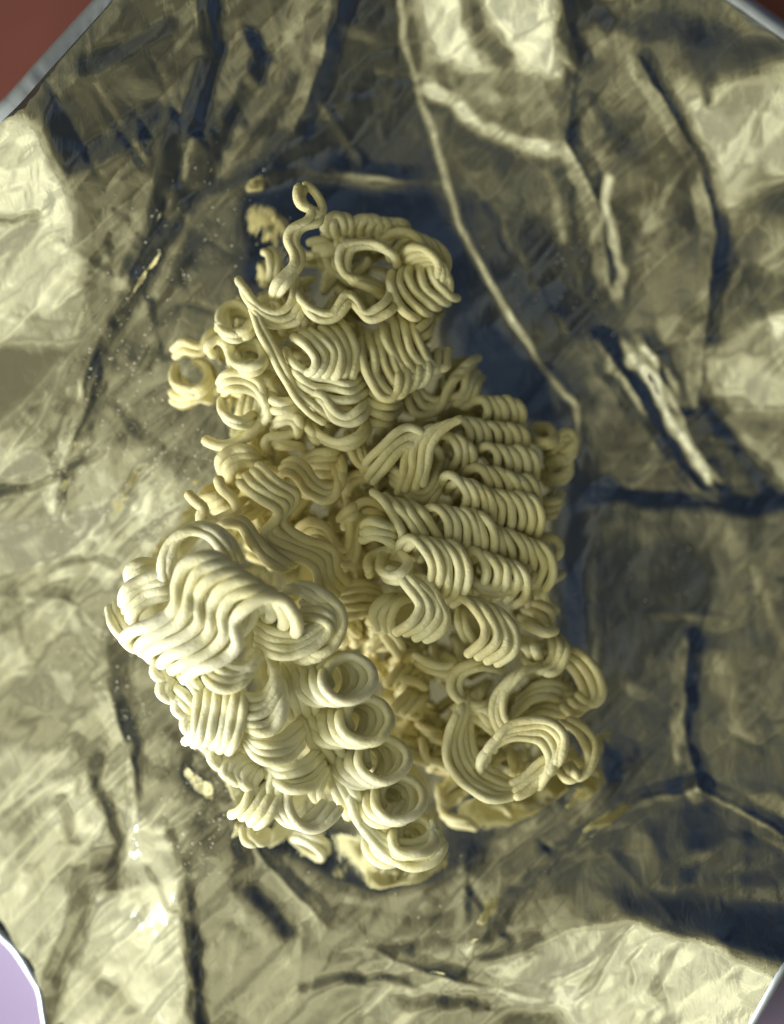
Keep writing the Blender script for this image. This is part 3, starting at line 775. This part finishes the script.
R(LR, [(508, 750), (514, 768), (506, 784)], (7, 3), 2, z=0.3)
R(LR, [(566, 720), (580, 724), (592, 738), (594, 758), (586, 774), (574, 778), (566, 766)], (-6, 4), 2, z=0.55, ends=0.1)
R(LR, [(568, 770), (577, 776), (570, 764)], (0, 0), 1, z=0.6, r=6)
R(LR, [(500, 752), (488, 760), (484, 776), (494, 786)], (6, 2), 2, z=0.2)
R(LR, [(454, 738), (462, 756), (460, 776)], (8, 2), 2, z=0.2)

BP = chunk(512, 820, 'small dim noodle piece below the open ring at the lower right', M_D, 'noodle_piece_or_reflection')
R(BP, [(484, 812), (492, 806), (504, 808), (514, 818), (518, 832)], (4, -5), 2, z=-0.7, r=5)

# --- front-left chunk
R(F, [(140, 648, -1.0), (126, 640, -.55), (134, 631, -.15), (152, 624), (168, 614), (177, 600, .1), (175, 584, .1), (184, 566, .2), (203, 557, .2), (222, 561, .1), (232, 574), (236, 590, -.3), (230, 600, -.8)], (12, 8.2), 6, z=1.55, r=7.1, ends=0.2, dz=0.01)
R(F, [(166, 590), (162, 568), (170, 546), (188, 532), (208, 536), (222, 550), (230, 566)], (5, -3.5), 3, z=1.2, r=6.2)
R(F, [(122, 606), (124, 590), (138, 579), (158, 574), (172, 570)], (4, 7.5), 4, z=1.1, r=6)
R(F, [(108, 606), (113, 622), (126, 638), (144, 642)], (8, -4), 2, z=0.7, r=6)
R(F, [(132, 585), (128, 572), (140, 562), (154, 564)], (5, 7), 2, z=0.8, r=5.6)
R(F, [(232, 592), (250, 600), (256, 616), (246, 630), (234, 636)], (-9, 2), 4, z=1.35, r=6)
R(F, [(296, 584), (318, 590), (338, 606), (345, 624), (336, 644), (318, 656), (304, 650)], (-6, 2), 3, z=1.25, r=6)
R(F, [(256, 644), (272, 654), (296, 655), (316, 644), (330, 630), (322, 618), (300, 618)], (1, -7), 4, z=1.3, r=6.2)
def ring(ch, cx, cy, r0, r1, turns, n, Wv, z, ph=3.5, r=5.9, dz=-0.09, zamp=0.22, dxy=(0, 0)):
    M = int(turns*12)+1; pts = []
    for i in range(M):
        t = i/(M-1); f = ph-2*math.pi*turns*t; rad = r0+(r1-r0)*max(0, t-0.45)/0.55
        pts.append((cx+rad*math.cos(f)+dxy[0]*t, cy+rad*0.92*math.sin(f)+dxy[1]*t, zamp*math.sin(f)-0.25*max(0, t-0.75)/0.25))
    R(ch, pts, Wv, n, z, r=r, dz=dz, ends=0.15)
ring(F, 347, 677, 26, 18, 1.16, 4, (-8.5, 0.5), 1.35, r=5.7, dz=-0.15)
ring(F, 365, 719, 26, 18, 1.16, 4, (-8.5, 1.0), 1.15, r=5.7, dz=-0.15)
ring(F, 383, 758, 25, 17, 1.16, 4, (-8.5, 1.5), 0.95, r=5.7, dz=-0.15)
ring(F, 399, 797, 25, 17, 1.16, 4, (-8, 2.0), 0.75, r=5.7, dz=-0.15)
ring(F, 413, 835, 22, 15, 1.16, 4, (-8, 2.5), 0.55, r=5.7, dz=-0.15)
R(F, [(350, 786), (358, 820), (376, 846), (398, 862), (420, 866), (438, 858), (444, 846), (438, 842)], (-3, -7), 4, z=0.55, r=5.7, ends=0.05)
R(F, [(203, 674), (214, 686), (232, 688), (246, 680), (248, 666)], (4, -7), 4, z=1.35, r=6.2)
R(F, [(240, 684), (243, 702), (240, 720), (236, 742), (228, 752)], (-8.5, -2), 6, z=1.25, r=6.2)
R(F, [(240, 720), (254, 733), (273, 729), (285, 708), (280, 688)], (-2.5, -8.5), 5, z=1.3, r=6)
R(F, [(246, 742), (262, 760), (286, 760), (304, 744)], (-1, -7.5), 4, z=1.15, r=6)
R(F, [(266, 774), (286, 790), (310, 786), (326, 770)], (-2, -7.5), 4, z=1.0, r=6)
R(F, [(290, 782), (278, 800), (266, 820), (256, 826)], (-8, -4), 4, z=0.9, r=6)
R(F, [(296, 760), (290, 784), (286, 804), (298, 824), (316, 830), (330, 820), (340, 806)], (-8, -3), 3, z=0.95, r=6, ends=0.05)
R(F, [(322, 800), (318, 788), (326, 776), (330, 764)], (-6, 1), 2, z=0.7)
# scalloped outer edge
for i, (x, y) in enumerate([(157, 668), (162, 688), (178, 706), (186, 724), (200, 738), (212, 754), (226, 768), (244, 778)]):
    R(F, [(x+14, y-12), (x+1, y-7), (x-3, y+3), (x+6, y+11), (x+19, y+8)], (6, 2.5), 3, z=0.95-0.02*i, r=5.8)
R(F, [(176, 662), (196, 680), (206, 700)], (-4, 8), 4, z=1.1, r=6)
R(F, [(300, 664), (310, 690), (318, 716)], (-9, 1), 4, z=1.0, r=6)
R(F, [(314, 700), (326, 730), (344, 760)], (-9, 2), 3, z=0.85, r=6)
R(F, [(338, 752), (350, 782), (366, 812)], (-8, 3), 3, z=0.6, r=5.8)
R(F, [(262, 832), (256, 846), (246, 842), (244, 828)], (7, -2), 2, z=0.1)
R(F, [(292, 838), (306, 842), (320, 850), (324, 860)], (4, -6), 2, z=-0.3)
R(F, [(282, 630), (268, 622), (262, 608), (268, 596)], (7, -1), 3, z=1.0)

# --- middle tangle
R(MID, [(203, 440), (220, 444), (238, 442), (252, 432), (264, 414)], (0, 0), 1, z=0.1, r=6.2, ends=0.05)
R(MID, [(272, 420), (286, 416), (299, 419), (300, 429), (284, 434), (268, 438), (266, 448), (276, 456)], (0, 0), 1, z=0.15, r=5.6)
R(MID, [(224, 474), (221, 460), (232, 450), (248, 450), (259, 458)], (5, 6), 3, z=0.2, r=5.6)
R(MID, [(306, 456), (320, 452), (336, 452), (338, 444)], (-1, 7), 4, z=0.2, r=5.6)
coil(MID, (334, 424), (340, 426), 28, 26, 1.2, 2, (4, 4), z=0.3, ph=2.2, sq=0.6)
R(MID, [(346, 432), (352, 450), (360, 466), (372, 466), (382, 452), (392, 436), (404, 428)], (6, 0), 3, z=0.4)
R(MID, [(239, 482, .1), (252, 494, .1), (268, 503, .15), (279, 510, .1), (274, 522), (263, 534), (266, 545), (284, 554), (304, 560), (316, 570), (319, 588), (330, 600)], (6, -5.5), 4, z=0.75, r=5.6, dz=-0.02)
R(MID, [(278, 478), (288, 472), (298, 478), (308, 492), (324, 502), (336, 496), (338, 482), (334, 468)], (3, -6.5), 3, z=0.45)
R(MID, [(187, 492), (196, 502), (206, 508), (198, 517), (206, 522), (226, 518), (238, 510), (234, 498), (220, 488), (218, 478)], (0, 0), 1, z=0.6, r=6, ends=0.05)
R(MID, [(198, 500), (214, 496), (230, 486)], (8, 6), 5, z=0.2)
R(MID, [(211, 532), (226, 524), (240, 526), (250, 540), (262, 556), (280, 568), (290, 566)], (5, -4), 2, z=0.9, r=5.8)
R(MID, [(296, 528), (312, 522), (326, 530), (336, 545), (347, 549), (350, 532), (350, 514), (362, 502), (380, 506), (388, 518)], (3, 8), 3, z=0.4)
R(MID, [(350, 492), (344, 482), (352, 474), (368, 472), (378, 480)], (2, 7), 2, z=0.2)
R(MID, [(320, 578), (340, 584), (362, 582), (380, 588)], (1, 8), 5, z=0.35)
R(MID, [(300, 612), (306, 596), (318, 590)], (7, 2), 3, z=0.2)
R(MID, [(346, 556), (358, 566), (362, 584)], (7, -2), 3, z=0.1)
R(MID, [(404, 758), (404, 732), (412, 714), (424, 716), (428, 738), (430, 764)], (9, 3), 3, z=-0.35)
R(MID, [(416, 660), (400, 652), (392, 666), (402, 680)], (6, 6), 2, z=-0.3)
R(MID, [(440, 690), (420, 684), (404, 690), (390, 704)], (2, 8), 3, z=-0.6)

LC = chunk(190, 362, 'dim noodle curls added in place of a reflection in the left foil wall', M_D, 'noodle_piece_or_reflection')  # added strands where the foil would show a blurred reflection of the noodles
coil(LC, (190, 372), (194, 378), 20, 12, 1.3, 2, (2, 5), z=-0.4, ph=1)
R(LC, [(172, 350), (184, 342), (200, 346), (208, 336), (216, 330)], (2, 7), 2, z=-0.35)
R(LC, [(168, 392), (182, 398), (200, 392), (214, 396)], (0, 6), 2, z=-0.4)
DK = chunk(420, 700, 'shadowed noodle tangle in the gap between the palest chunk and the lower right knot', M_D, 'noodle_tangle')
# --- everything deeper: bands woven through the mass below the crests
rnd = random.Random(5)
def fill(ch, poly, count, zlo, zhi, mat, spread=1.0):
    xs = [p[0] for p in poly]; ys = [p[1] for p in poly]; c = 0; tries = 0
    def ins(x, y):
        r = False; j = len(poly)-1
        for i in range(len(poly)):
            xi, yi = poly[i]; xj, yj = poly[j]
            if (yi > y) != (yj > y) and x < (xj-xi)*(y-yi)/(yj-yi)+xi: r = not r
            j = i
        return r
    while c < count and tries < 60000:
        tries += 1
        x, y = rnd.uniform(min(xs), max(xs)), rnd.uniform(min(ys), max(ys))
        a = rnd.uniform(0, math.pi*2); l = rnd.uniform(34, 64)*spread
        bx, by = x+math.cos(a)*l, y+math.sin(a)*l
        if not (ins(x, y) and ins(bx, by)): continue
        n = rnd.choice((1, 2, 2, 3)); pa = a+math.pi/2+rnd.uniform(-0.5, 0.5)
        wave(ch, (x, y), (bx, by), rnd.uniform(9, 13), l/rnd.uniform(26, 34), n, (math.cos(pa)*8, math.sin(pa)*8),
             z=rnd.uniform(zlo, zhi), zamp=0.16, loop=rnd.uniform(0.1, 0.35), ph=rnd.uniform(0, 6), mat=mat)
        c += n
OU = [(215, 300), (240, 280), (300, 250), (330, 222), (430, 240), (436, 310), (440, 360), (476, 370), (440, 420), (330, 430), (215, 430), (225, 380)]
fill(DK, [(440, 690), (470, 700), (470, 830), (400, 830), (395, 720)], 14, -0.9, -0.1, M_D, 0.6)
fill(U, [(300, 225), (390, 235), (400, 300), (330, 300), (300, 260)], 12, -0.6, 0.0, M_N, 0.6)
fill(U, OU, 50, -1.3, 0.15, M_N)
OM = [(205, 420), (330, 400), (400, 420), (390, 560), (400, 700), (440, 700), (440, 780), (400, 770), (370, 640), (300, 600), (200, 520)]
fill(MID, OM, 50, -1.2, 0.1, M_D)
fill(DK, [(372, 620), (460, 650), (450, 800), (400, 800), (385, 700)], 40, -1.0, 0.2, M_D, 0.8)
fill(DK, [(285, 585), (410, 590), (410, 690), (330, 660)], 30, -0.6, 0.15, M_D, 0.7)
OR = [(420, 410), (540, 405), (570, 440), (562, 520), (556, 620), (480, 650), (420, 640), (372, 620), (370, 500)]
fill(RT, OR, 10, -1.2, 0.1, M_N)
OL = [(450, 660), (560, 640), (596, 690), (590, 720), (540, 730), (520, 790), (460, 780), (452, 720)]
fill(LR, OL, 44, -1.3, 0.05, M_N, 0.8)
OF = [(150, 640), (300, 600), (340, 680), (400, 800), (430, 850), (380, 850), (330, 800), (250, 820), (190, 730)]
fill(F, OF, 14, -0.9, 0.6, M_F)

# past 100 strands on one chunk, the deepest ones (hardly seen) become one part
for root, mat in (U, MID, RT, LR, F, DK):
    kids = [o for o in bpy.data.objects if o.parent == root]
    if len(kids) <= 100: continue
    def top(o):
        co = np.empty(len(o.data.vertices)*3); o.data.vertices.foreach_get('co', co); return float(co[2::3].mean())
    kids.sort(key=top, reverse=True)
    vs = []; fs = []
    for o in kids[99:]:
        k = len(vs); L = root.location
        vs += [(v.co.x+L.x, v.co.y+L.y, v.co.z+L.z) for v in o.data.vertices]
        fs += [tuple(i+k for i in p.vertices) for p in o.data.polygons]
        me = o.data; bpy.data.objects.remove(o); bpy.data.meshes.remove(me)
    d = mesh_obj('deep_strands', vs, fs, mat, root); d['kind'] = 'stuff'

# ------------------------------------------------------------------ crumbs on the foil
dm, nt, b = newmat('noodle_dust'); b.inputs['Base Color'].default_value = (0.85, 0.83, 0.74, 1); b.inputs['Roughness'].default_value = 0.8
vs = []; fs = []
octv = [(1, 0, 0), (-1, 0, 0), (0, 1, 0), (0, -1, 0), (0, 0, 1), (0, 0, -1)]
octf = [(0, 2, 4), (2, 1, 4), (1, 3, 4), (3, 0, 4), (2, 0, 5), (1, 2, 5), (3, 1, 5), (0, 3, 5)]
def crumb(x, y, s):
    zz = foil_z(x, y)+s*0.6; c = P(x, y, zz); k = len(vs)
    for o in octv: vs.append(c+Vector(o)*s*rnd.uniform(0.6, 1.3))
    for f_ in octf: fs.append(tuple(k+q for q in f_))
spots = [((130, 360), 32, 170), ((90, 500), 40, 160), ((165, 470), 26, 130), ((95, 640), 34, 90), ((225, 790), 30, 110), ((190, 830), 30, 70),
         ((165, 250), 30, 60), ((380, 900), 60, 50), ((660, 580), 40, 60), ((130, 720), 20, 50), ((150, 530), 10, 60), ((170, 515), 9, 60), ((565, 260), 30, 70), ((590, 320), 26, 60), ((240, 200), 30, 40)]
for (cx_, cy_), sd, nn_ in spots:
    for _ in range(nn_):
        x, y = rnd.gauss(cx_, sd), rnd.gauss(cy_, sd)
        if 0 < x < 780 and 0 < y < 1020: crumb(x, y, rnd.choice((0.005, 0.006, 0.008, 0.011, 0.016)))
d = mesh_obj('noodle_dust', vs, fs, dm, None, smooth=False)
tag(d, 'fine pale noodle dust scattered over the foil lining', 'crumbs', kind='stuff')

# ------------------------------------------------------------------ camera
cd = bpy.data.cameras.new('camera'); cam = bpy.data.objects.new('camera', cd); col.objects.link(cam)
cam.location = (0, 0, H); cam.rotation_euler = (0, 0, 0)
cd.sensor_fit = 'VERTICAL'; cd.sensor_height = 24
cd.lens = 24/(2*(1024/PPC/2)/H)
cd.clip_start = 0.5; cd.clip_end = 500
cd.dof.use_dof = True; cd.dof.focus_distance = H-2.1
APERT = 1.3          # lens opening in cm
cd.dof.aperture_fstop = cd.lens*1e-3/APERT
scene.camera = cam
scene.render.resolution_x = 784; scene.render.resolution_y = 1024
scene.view_settings.view_transform = 'Standard'; scene.view_settings.look = 'None'; scene.view_settings.exposure = 0
scene.cycles.use_denoising = True
scene.cycles.max_bounces = 8; scene.cycles.glossy_bounces = 5; scene.cycles.diffuse_bounces = 4
